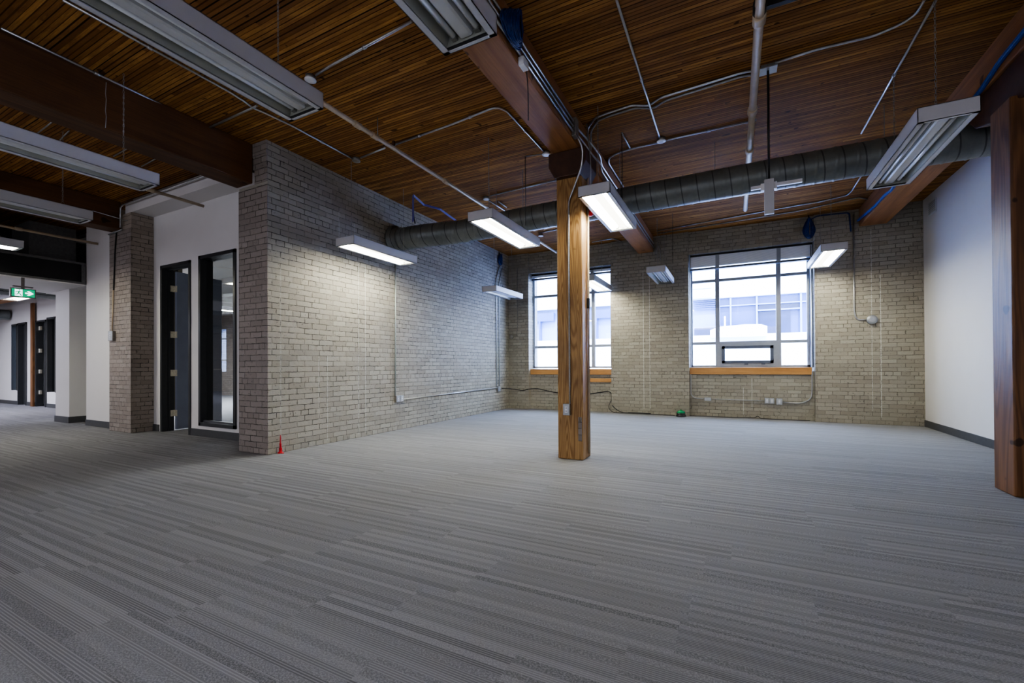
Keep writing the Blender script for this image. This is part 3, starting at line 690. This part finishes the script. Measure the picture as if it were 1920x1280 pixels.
# thin drop wires
def rod(p, z1, label, r=.004, mat='blackcable'):
    tag(obj('drop_wire', TB([p, Vector((p.x, p.y, z1))], r, 0, 6), mat), label, 'wire')
p = at(985, 293, 'z', CZ-.01); rod(p, 3.0, 'thin dark wire dropping from the conduit left of the post')
conduit([p, at(1018, 289, 'z', CZ-.01)], 'thin dark arm from a round cover to the drop wire', r=.007, mat='galvdk')
p = at(1166, 249, 'z', CZ-.01); rod(p, 3.05, 'thin dark wire dropping in front of the duct right of the post')
conduit(cpts([(1166, 249), (1181, 277)]), 'short slanting conduit from the top of the drop wire', mat='galvdk')
p = at(708, 220, 'z', CZ-.01); rod(p, p.z-.22, 'hanger rod of the long beige pipe near the round cover', .005, 'galvdk')
p = at(1026, 387, 'z', CZ-.01)
p = at(1261, 400, 'z', CZ-.01); rod(p, 3.0, 'thin black wire dropping beyond the duct left of the back window')

def cover(px, py, label, z=CZ, r=.055, mat='plate'):
    c = at(px, py, 'z', z-.035)
    t = thing('ceiling_box', label, 'cover plate', (c.x, c.y, z), 'round electrical covers on the ceiling')
    bm = bmesh.new(); lathe(bm, [(r*.85, 0), (r*.85, -.038)], n=20); obj('box_body', bm, 'galvdk', t)
    bm = bmesh.new(); lathe(bm, [(r, -.038), (r, -.044), (r*.5, -.047)], n=24); obj('cover_disc', bm, mat, t)
cover(582, 149, 'pale green round cover beside the long upper left fixture', mat='whiteplastic')
cover(668, 301, 'dark grey round cover near the top of the long brick wall', mat='galvdk')
cover(1024, 289, 'white round cover with a dark centre, left of the central post top', mat='whiteplastic')
cover(912, 373, 'white round cover above the lit fixture left of the post', mat='whiteplastic')
cover(1240, 264, 'white round cover at the end of the straight conduit, right of the post', mat='whiteplastic')
cover(1014, 442, 'small white round cover beyond the duct, left of the post', mat='whiteplastic')
c = at(1440, 131, 'z', CZ-.03)
sq = thing('square_cover_plate', 'square steel cover plate on the ceiling right of the vertical beige pipe', 'cover plate', (c.x, c.y, CZ))
obj('plate', BX((-.075, .075, -.06, .06, -.04, -.03)), 'plate', sq); obj('box_body', BX((-.06, .06, -.05, .05, -.03, 0)), 'galvdk', sq)
# hanging panel unit
hu = thing('hanging_bracket_unit', 'white narrow panel on a long dark rod hanging from the square cover plate', 'bracket', (c.x, c.y, CZ-.04))
zt = at(1438, 337, 'y', c.y).z; zb = at(1438, 402, 'y', c.y).z
obj('rod', TB([(0, 0, 0), (0, 0, zt-CZ+.04)], .010, 0, 10), 'blackcable', hu)
obj('panel', BX((-.040, .040, -.02, .02, zb-CZ+.04, zt-CZ+.04)), 'enamel', hu, .003)
obj('side_box', BX((-.068, .068, .02, .06, zt-CZ-.045, zt-CZ+.02)), 'whiteplastic', hu, .003)

# ------------------------------------------------------------------ sprinkler pipes
def pipe(p0, p1, r, label, fits, mat='beige'):
    t = obj('sprinkler_pipe', TB([p0, p1], r, 0, 14), mat); tag(t, label, 'pipe')
    for f in fits:
        q = Vector(p0).lerp(Vector(p1), f); d = (Vector(p1)-Vector(p0)).normalized()
        bm = bmesh.new(); tube(bm, [q-d*.045, q-d*.03, q+d*.03, q+d*.045], r*1.35, 14, 0); obj('pipe_coupling', bm, mat, t)
    return t
pp = pipe((-3.62, -5, 3.74), (-3.62, 9.4, 3.70), .024, 'long beige sprinkler pipe hanging under the planks left of the central beam', [.587, .605, .7])
q = at(738, 272, 'x', -3.62); obj('sprinkler_head', BX((-3.635, -3.605, q.y-.012, q.y+.012, 3.75, 3.80)), 'capital', pp)
p2 = pipe((.19, -5, 3.72), (.19, 8.28, 3.69), .034, 'large beige sprinkler pipe with a black clamp, between the post and the right hand beam', [.66, .76, .83])
bm = bmesh.new(); tube(bm, [(.19, 3.62, 3.72), (.19, 3.74, 3.72)], .046, 16, 0); obj('pipe_clamp', bm, 'blackcable', p2)
obj('side_bracket', BX((.23, 2.065, 3.66, 3.70, 3.70, 3.79)), 'black', p2)
pipe((-7.2, -3, 3.60), (-7.2, 3.80, 3.56), .022, 'beige sprinkler pipe ending in a cap before the office wall', [.9])
pipe((-10.6, -3, 3.42), (-10.6, 3.76, 3.42), .022, 'beige sprinkler pipe above the black bulkhead at the far left', [.85])

# ------------------------------------------------------------------ blue cables
def coil(c, rx, rz, turns, plane, label, mat='bluedk', r=.006, tail=None):
    """loose hank of cable hung on a plane"""
    t = thing('cable_coil', label, 'cable', c); rnd = random.Random(turns+int(abs(c[0])*10))
    bm = bmesh.new()
    for k in range(turns):
        a = rx*(.12+.88*(k+.5)/turns); b_ = rz*(.75+.25*rnd.random()); off = .004*(turns-k)+.01*rnd.random()
        pts = []
        for i in range(25):
            th = 2*math.pi*i/24; u = a*math.sin(th)*(1-.25*math.cos(th)); w = b_*math.cos(th)
            q = off+.006*rnd.random()
            pts.append({'x': (q, u, w), 'y': (u, -q, w)}[plane])
        tube(bm, pts, r, 5, 0, False)
    obj('cable_loops', bm, mat, t)
    bm = bmesh.new()
    z = rz*.62
    tube(bm, [{'x': (.0, 0, rz*1.3), 'y': (0, 0, rz*1.3)}[plane], {'x': (.01, 0, z), 'y': (0, -.01, z)}[plane]], .012, 6, 0)
    obj('tie', bm, 'blackcable', t)
    return t
coil((-1.54, 3.03, 3.735), .17, .125, 22, 'x', 'dark blue cable coil tied over the conduits on the central beam')
c2 = at(1517, 428, 'y', 10.0)
coil((c2.x, 10.03, c2.z), .10, .20, 24, 'y', 'blue cable coil hanging above the right corner of the right hand window')
coil((-5.19, 9.55, 3.74), .10, .14, 16, 'x', 'dark blue cable coil hanging high in the far left corner', 'bluedk')
def cable(pts, label, mat='blue', r=.008, n=3, bend=.1, name='data_cable'):
    t = obj(name, bmesh.new(), mat); bm = bmesh.new(); rnd = random.Random(len(pts)*7+n)
    for k in range(n):
        o = Vector((rnd.uniform(-1, 1), rnd.uniform(-1, 1), rnd.uniform(-1, 1)))*r*1.3 if n > 1 else Vector((0, 0, 0))
        tube(bm, [Vector(p)+o for p in pts], r, 6, bend)
    bm.to_mesh(t.data); bm.free()
    return tag(t, label, 'cable')
rb = 2.05
cable([Vector((rb, 10.0, 3.72)), at(1640, 387, 'x', rb), at(1660, 365, 'x', rb), at(1672, 357, 'x', rb)]+[Vector((rb, 7.2, 3.72)), Vector((rb, 6.5, 3.70)), Vector((rb, 6.0, 3.63)), Vector((rb, 5.6, 3.60)), Vector((rb, 5.2, 3.68)), Vector((rb, 4.7, 3.70)), Vector((rb, 3.8, 3.72))], 'bundle of bright blue cables running along the right hand beam', n=10, r=.011)
cable([Vector((rb-.0, 6.45, 3.71)), Vector((rb-.02, 6.2, 3.60)), Vector((rb-.02, 6.0, 3.66))], 'short dark cable hanging out of the blue bundle by the upper right fixture', 'blackcable', .014, 1)
q0 = Vector((-4.78, 5.75, CZ-.02))
cable([Vector((-4.72, 5.70, 3.50)), Vector((-4.72, 5.70, CZ-.015))]+cpts([(795, 384), (825, 392), (858, 416)]), 'purple blue cables strung under the ceiling near the brick wall', 'purple', .009, 4, .02)
cable([at(775, 372, 'z', CZ-.02), at(775, 372, 'z', CZ-.02)-Vector((0, 0, .28)), at(775, 372, 'z', CZ-.02)-Vector((-.02, -.02, .42))], 'black cable hanging from the purple cables down onto the duct', 'blackcable', .012, 1, .05, 'power_cable')
cable([Vector((1.95, 10.03, 3.55)), Vector((1.93, 10.03, 3.90)), Vector((1.45, 10.03, 3.92)), Vector((1.28, 10.03, 3.84)), Vector((1.26, 10.03, 3.66))], 'dark cable bundle running along the wall top from the blue coil to the right beam', 'bluedk', .007, 3, .05)
cable([Vector((-1.53, 10.02, 3.55)), Vector((-1.47, 10.02, 3.75)), Vector((-1.42, 10.02, 3.62)), Vector((-1.42, 10.02, 3.40))], 'small looped grey cable at the wall end of the central beam', 'galvdk', .01, 2, .05)
p = at(982, 100, 'x', -1.56)
jb = thing('junction_box', 'small white junction box under the conduits on the central beam', 'box', (-1.55, 3.28, 3.60))
obj('box_body', BX((-.02, .03, -.05, .05, -.02, .05)), 'whiteplastic', jb, .005)
cable([Vector((-1.54, 3.33, 3.60)), Vector((-1.53, 3.34, 3.40)), Vector((-1.54, 3.36, 3.18))], 'thin black cable dangling from the junction box on the central beam', 'blackcable', .004, 1, .1)

# ------------------------------------------------------------------ wall electrics
def outlet(name, loc, n, facing, label, w=.075, h=.115, holes=True):
    """facing: 'x' looks to +X, 'y' looks to -Y"""
    t = thing(name, label, 'outlet' if holes else 'box', loc)
    tw = w*n
    def B(u0, u1, d0, d1, z0, z1): return (d0, d1, u0, u1, z0, z1) if facing == 'x' else (u0, u1, -d1, -d0, z0, z1)
    obj('box_body', BX(B(-tw/2, tw/2, 0, .045, -h/2, h/2)), 'galvdk', t, .004)
    for k in range(n):
        u = -tw/2+w*(k+.5)
        pl = obj('face_plate', BX(B(u-w*.44, u+w*.44, .045, .049, -h*.46, h*.46)), 'plate', t)
        if holes:
            obj('socket_face', BX(B(u-.017, u+.017, .049, .052, -.036, .036)), 'whiteplastic', pl)
            obj('socket_slots', BX(*[B(u+s_-.002, u+s_+.002, .052, .0535, zc-.007, zc+.007) for s_ in (-.007, .007) for zc in (-.018, .018)]), 'black', pl)
    return t
outlet('wall_outlet', (-5.2, 5.86, .54), 2, 'x', 'double steel electrical outlet low on the long brick wall', .095)
outlet('junction_box', (-5.2, 9.45, .53), 1, 'x', 'small steel box at the foot of the twin conduits in the far left corner', .12, .12, False)
outlet('wall_outlet', (.63, YB, .37), 2, 'y', 'twin white outlet on the brick below the right hand window', .085)
outlet('wall_outlet', (.80, YB, .36), 1, 'y', 'square grey outlet right beside the twin outlet below the window', .11, .13)
outlet('junction_box', (-.50, YB, .37), 1, 'y', 'small flat grey box on the brick below the window, left of the outlets', .14, .07, False)
outlet('wall_outlet', (-1.745, 4.87, .585), 1, 'y', 'steel outlet box on the face of the central timber post', .085, .135)
sw = outlet('wall_switch', (-9.66, 3.643, 1.655), 1, 'y', 'bright steel switch box on the narrow brick pier by the office', .17, .17)
lx = -5.18
conduit([Vector((lx, 5.79, 3.0)), Vector((lx, 5.765, .60))], 'pale green upright conduit on the long brick wall above the double outlet', mat='tealpaint', r=.011)
conduit([Vector((lx, 5.96, .52)), Vector((lx, 9.39, .56))], 'low horizontal conduit along the long brick wall to the corner box', r=.010)
conduit([Vector((lx, 9.57, 3.62)), Vector((lx, 9.36, 3.22)), Vector((lx, 9.36, .6))], 'left one of twin conduits in the far left corner', r=.011)
conduit([Vector((lx, 9.68, 3.55)), Vector((lx, 9.50, 3.15)), Vector((lx, 9.50, .6))], 'right one of twin conduits in the far left corner', r=.011)
conduit([Vector((-.83, YB-.02, 3.66)), Vector((-.83, YB-.02, .46)), Vector((-.76, YB-.02, .385)), Vector((-.57, YB-.02, .375))], 'conduit down the left edge of the right window bay, curving to a flat box', r=.010, bend=.12)
conduit([Vector((-.43, YB-.02, .375)), Vector((.54, YB-.02, .365))], 'conduit between the flat box and the twin outlet below the window', r=.009)
conduit([Vector((.86, YB-.02, .35)), Vector((1.15, YB-.02, .33)), Vector((1.33, YB-.02, .42)), Vector((1.345, YB-.02, .6)), Vector((1.345, YB-.02, 3.4))], 'conduit from the square outlet curving up the right edge of the window bay', r=.011, bend=.15)
conduit([Vector((-9.66, 3.625, 1.74)), Vector((-9.62, 3.625, 2.45))], 'pale conduit above the switch box on the brick pier', mat='beige')
cable([Vector((-9.62, 3.63, 2.45)), Vector((-9.58, 3.63, 3.1)), Vector((-9.52, 3.63, 3.45))], 'black cable rising up the narrow brick pier to the beam', 'blackcable', .01, 1, .1, 'power_cable')
# round wall boxes with conduit
def roundbox(x, z, r, label, mat):
    t = thing('round_wall_box', label, 'box', (x, YP, z))
    bm = bmesh.new(); lathe(bm, [(r*.9, 0), (r*.9, -.04)], n=24, axis='y'); obj('box_body', bm, 'galvdk', t)
    bm = bmesh.new(); lathe(bm, [(r, -.04), (r, -.05), (r*.4, -.055)], n=24, axis='y'); obj('cover_disc', bm, mat, t)
roundbox(2.24, 1.90, .082, 'round steel wall box on the brick right of the window', 'plate')
roundbox(-5.11, 1.84, .06, 'round dull wall box on the brick in the far left corner', 'galvdk')
conduit([Vector((1.99, YP-.02, 3.85)), Vector((1.985, YP-.02, 2.05)), Vector((2.02, YP-.02, 1.91)), Vector((2.17, YP-.02, 1.90))], 'conduit dropping from the right beam and bending to the round wall box', r=.012, bend=.14)
conduit([Vector((-4.93, YP-.02, 3.6)), Vector((-4.93, YP-.02, 2.05)), Vector((-4.97, YP-.02, 1.86)), Vector((-5.06, YP-.02, 1.84))], 'thin conduit dropping to the round wall box in the left corner', r=.007, mat='galvdk', bend=.1)
# vent on right wall
va = thing('wall_vent', 'small grey vent grille high on the white right wall', 'vent', (2.97, 9.63, 3.70))
obj('vent_frame', BX((-.012, 0, -.15, .15, -.11, .11)), 'enamel', va)
for k in range(6): obj('vent_slat', BX((-.018, -.012, -.13, .13, -.09+.032*k, -.075+.032*k)), 'enamel_in', va)

# red bell behind the lit post fixture
rb_ = thing('alarm_bell', 'red alarm bell on the right side of the central post, behind the lit fixture', 'bell', (-1.556, 5.14, 2.98))
bm = bmesh.new(); lathe(bm, [(.075, 0), (.075, .03), (.065, .055), (.03, .07)], n=24, axis='x'); obj('bell_dome', bm, 'red', rb_)
bm = bmesh.new(); lathe(bm, [(.02, .07), (.015, .085)], n=12, axis='x'); obj('bell_bolt', bm, 'galv', rb_)

# ------------------------------------------------------------------ cables on the floor and low wall
cable([Vector((-5.15, 9.55, .54)), Vector((-4.98, YP-.015, .49)), Vector((-4.80, YP-.015, .46)), Vector((-4.66, YP-.012, .50)), Vector((-4.45, YB-.02, .52)), Vector((-4.05, YB-.02, .44)), Vector((-3.6, YB-.02, .38)), Vector((-3.2, YB-.02, .39)), Vector((-2.62, YB-.02, .49)), Vector((-2.545, YB-.02, .43)), Vector((-2.55, YB-.03, .28)), Vector((-2.50, YP-.02, .14)), Vector((-2.30, YP-.035, .012)), Vector((-1.9, YP-.035, .012))], 'black cable sagging along the low wall below the left window to the floor', 'blackcable', .008, 2, .12, 'power_cable')
cable([Vector((-2.56, YB-.03, .28)), Vector((-2.60, YP-.05, .12)), Vector((-2.48, YP-.08, .012)), Vector((-2.2, YP-.07, .012)), Vector((-1.14, YP-.08, .012))], 'thin black cable looping to the floor by the pier between the windows', 'blackcable', .007, 1, .12, 'power_cable')
cable([Vector((-2.15, YP-.03, .018)), Vector((-1.65, YP-.03, .018))], 'thick black cable end lying against the foot of the pier', 'blackcable', .018, 1, 0, 'power_cable')
cable([Vector((-.85, YP-.02, .01)), Vector((-.5, YB-.05, .01)), Vector((0.0, YB-.1, .01)), Vector((.15, YB-.05, .01)), Vector((.38, YB-.04, .02)), Vector((.42, YB-.03, .06)), Vector((.47, YB-.05, .01)), Vector((.9, YB-.07, .01)), Vector((1.30, YB-.07, .01))], 'thin black cable lying on the carpet below the right hand window', 'blackcable', .007, 1, .06, 'power_cable')
# green domed device
gd = thing('domed_device', 'small green domed object with black base on the carpet at the pier foot', 'device', (-1.01, 9.90, 0))
bm = bmesh.new(); lathe(bm, [(.095, 0), (.105, .01), (.10, .028), (.085, .04), (.09, .055), (.085, .075)], n=28); obj('base', bm, 'blackcable', gd)
bm = bmesh.new(); lathe(bm, [(.085, .075), (.082, .095), (.065, .115), (.04, .128), (.012, .133)], n=28); obj('dome', bm, 'green', gd)
bm = bmesh.new(); lathe(bm, [(.014, .133), (.016, .142), (.008, .15)], (.0, 0, 0), 12); obj('knob', bm, 'green', gd)
# red spout
rs = thing('red_spike', 'small red plastic spike standing on the carpet against the brick wall corner', 'plastic spike', (-5.165, 3.63, 0))
bm = bmesh.new(); lathe(bm, [(.034, 0), (.034, .012), (.020, .018), (.018, .05), (.022, .055), (.013, .075), (.012, .115), (.016, .118), (.008, .13), (.007, .19), (.003, .235)], n=16); obj('spike_body', bm, 'red', rs)
obj('foot_tab', BX((.0, .05, -.012, .012, 0, .008)), 'red', rs)

# ------------------------------------------------------------------ light
w = bpy.data.worlds.new('world'); sc.world = w; w.use_nodes = True
bg = w.node_tree.nodes['Background']; bg.inputs[0].default_value = (.50, .67, 1, 1); bg.inputs[1].default_value = 11.5
def area(name, loc, rot, sx, sy, power, c=(1, 1, 1), portal=False):
    l = bpy.data.lights.new(name, 'AREA'); l.shape = 'RECTANGLE'; l.size = sx; l.size_y = sy; l.energy = power; l.color = c
    if portal: l.cycles.is_portal = True
    o = bpy.data.objects.new(name, l); col.objects.link(o); o.location = loc; o.rotation_euler = rot
    return o
area('window_portal', (.25, 10.45, 2.25), (-math.pi/2, 0, 0), 2.2, 2.4, 1, portal=True)
area('window_portal', (-3.6, 10.45, 2.25), (-math.pi/2, 0, 0), 2.0, 2.4, 1, portal=True)
sun = bpy.data.lights.new('sun', 'SUN'); sun.energy = 6; sun.angle = .05; so = bpy.data.objects.new('sun', sun); col.objects.link(so); so.rotation_euler = (math.radians(38), 0, math.radians(10))
# added fill lights without fittings: behind the camera, in the hallway and office
area('rear_fill_light', (-2.5, -5.7, 1.9), (math.radians(97), 0, 0), 9.0, 2.4, 62, (.84, .88, 1))  # added fill, no window is built in the rear wall
area('rear_fill_light', (-12.5, -5.7, 1.9), (math.radians(97), 0, 0), 7.0, 2.4, 55, (.92, .86, 1))  # added fill for the left side, unseen
area('room_fill_light', (-1.0, -2.6, 2.9), (0, 0, 0), 2.4, 1.6, 40, (.88, .92, 1))  # added overhead fill behind the camera
area('hall_fill_light', (-17.5, 1.6, 2.9), (0, 0, 0), 4.0, 2.5, 170, (.78, .82, 1))  # added in place of daylight in the hallway, no lamp hangs here
area('office_fill_light', (-13.0, 7.6, 2.9), (0, 0, 0), 5.0, 2.5, 330, (.9, .95, 1))  # added to brighten the office behind the side light

# ------------------------------------------------------------------ render look
sc.view_settings.view_transform = 'AgX'
sc.view_settings.look = 'AgX - Medium High Contrast'
sc.view_settings.exposure = 1.5
sc.cycles.use_denoising = True
sc.cycles.max_bounces = 8
sc.cycles.diffuse_bounces = 5
sc.cycles.sample_clamp_indirect = 6
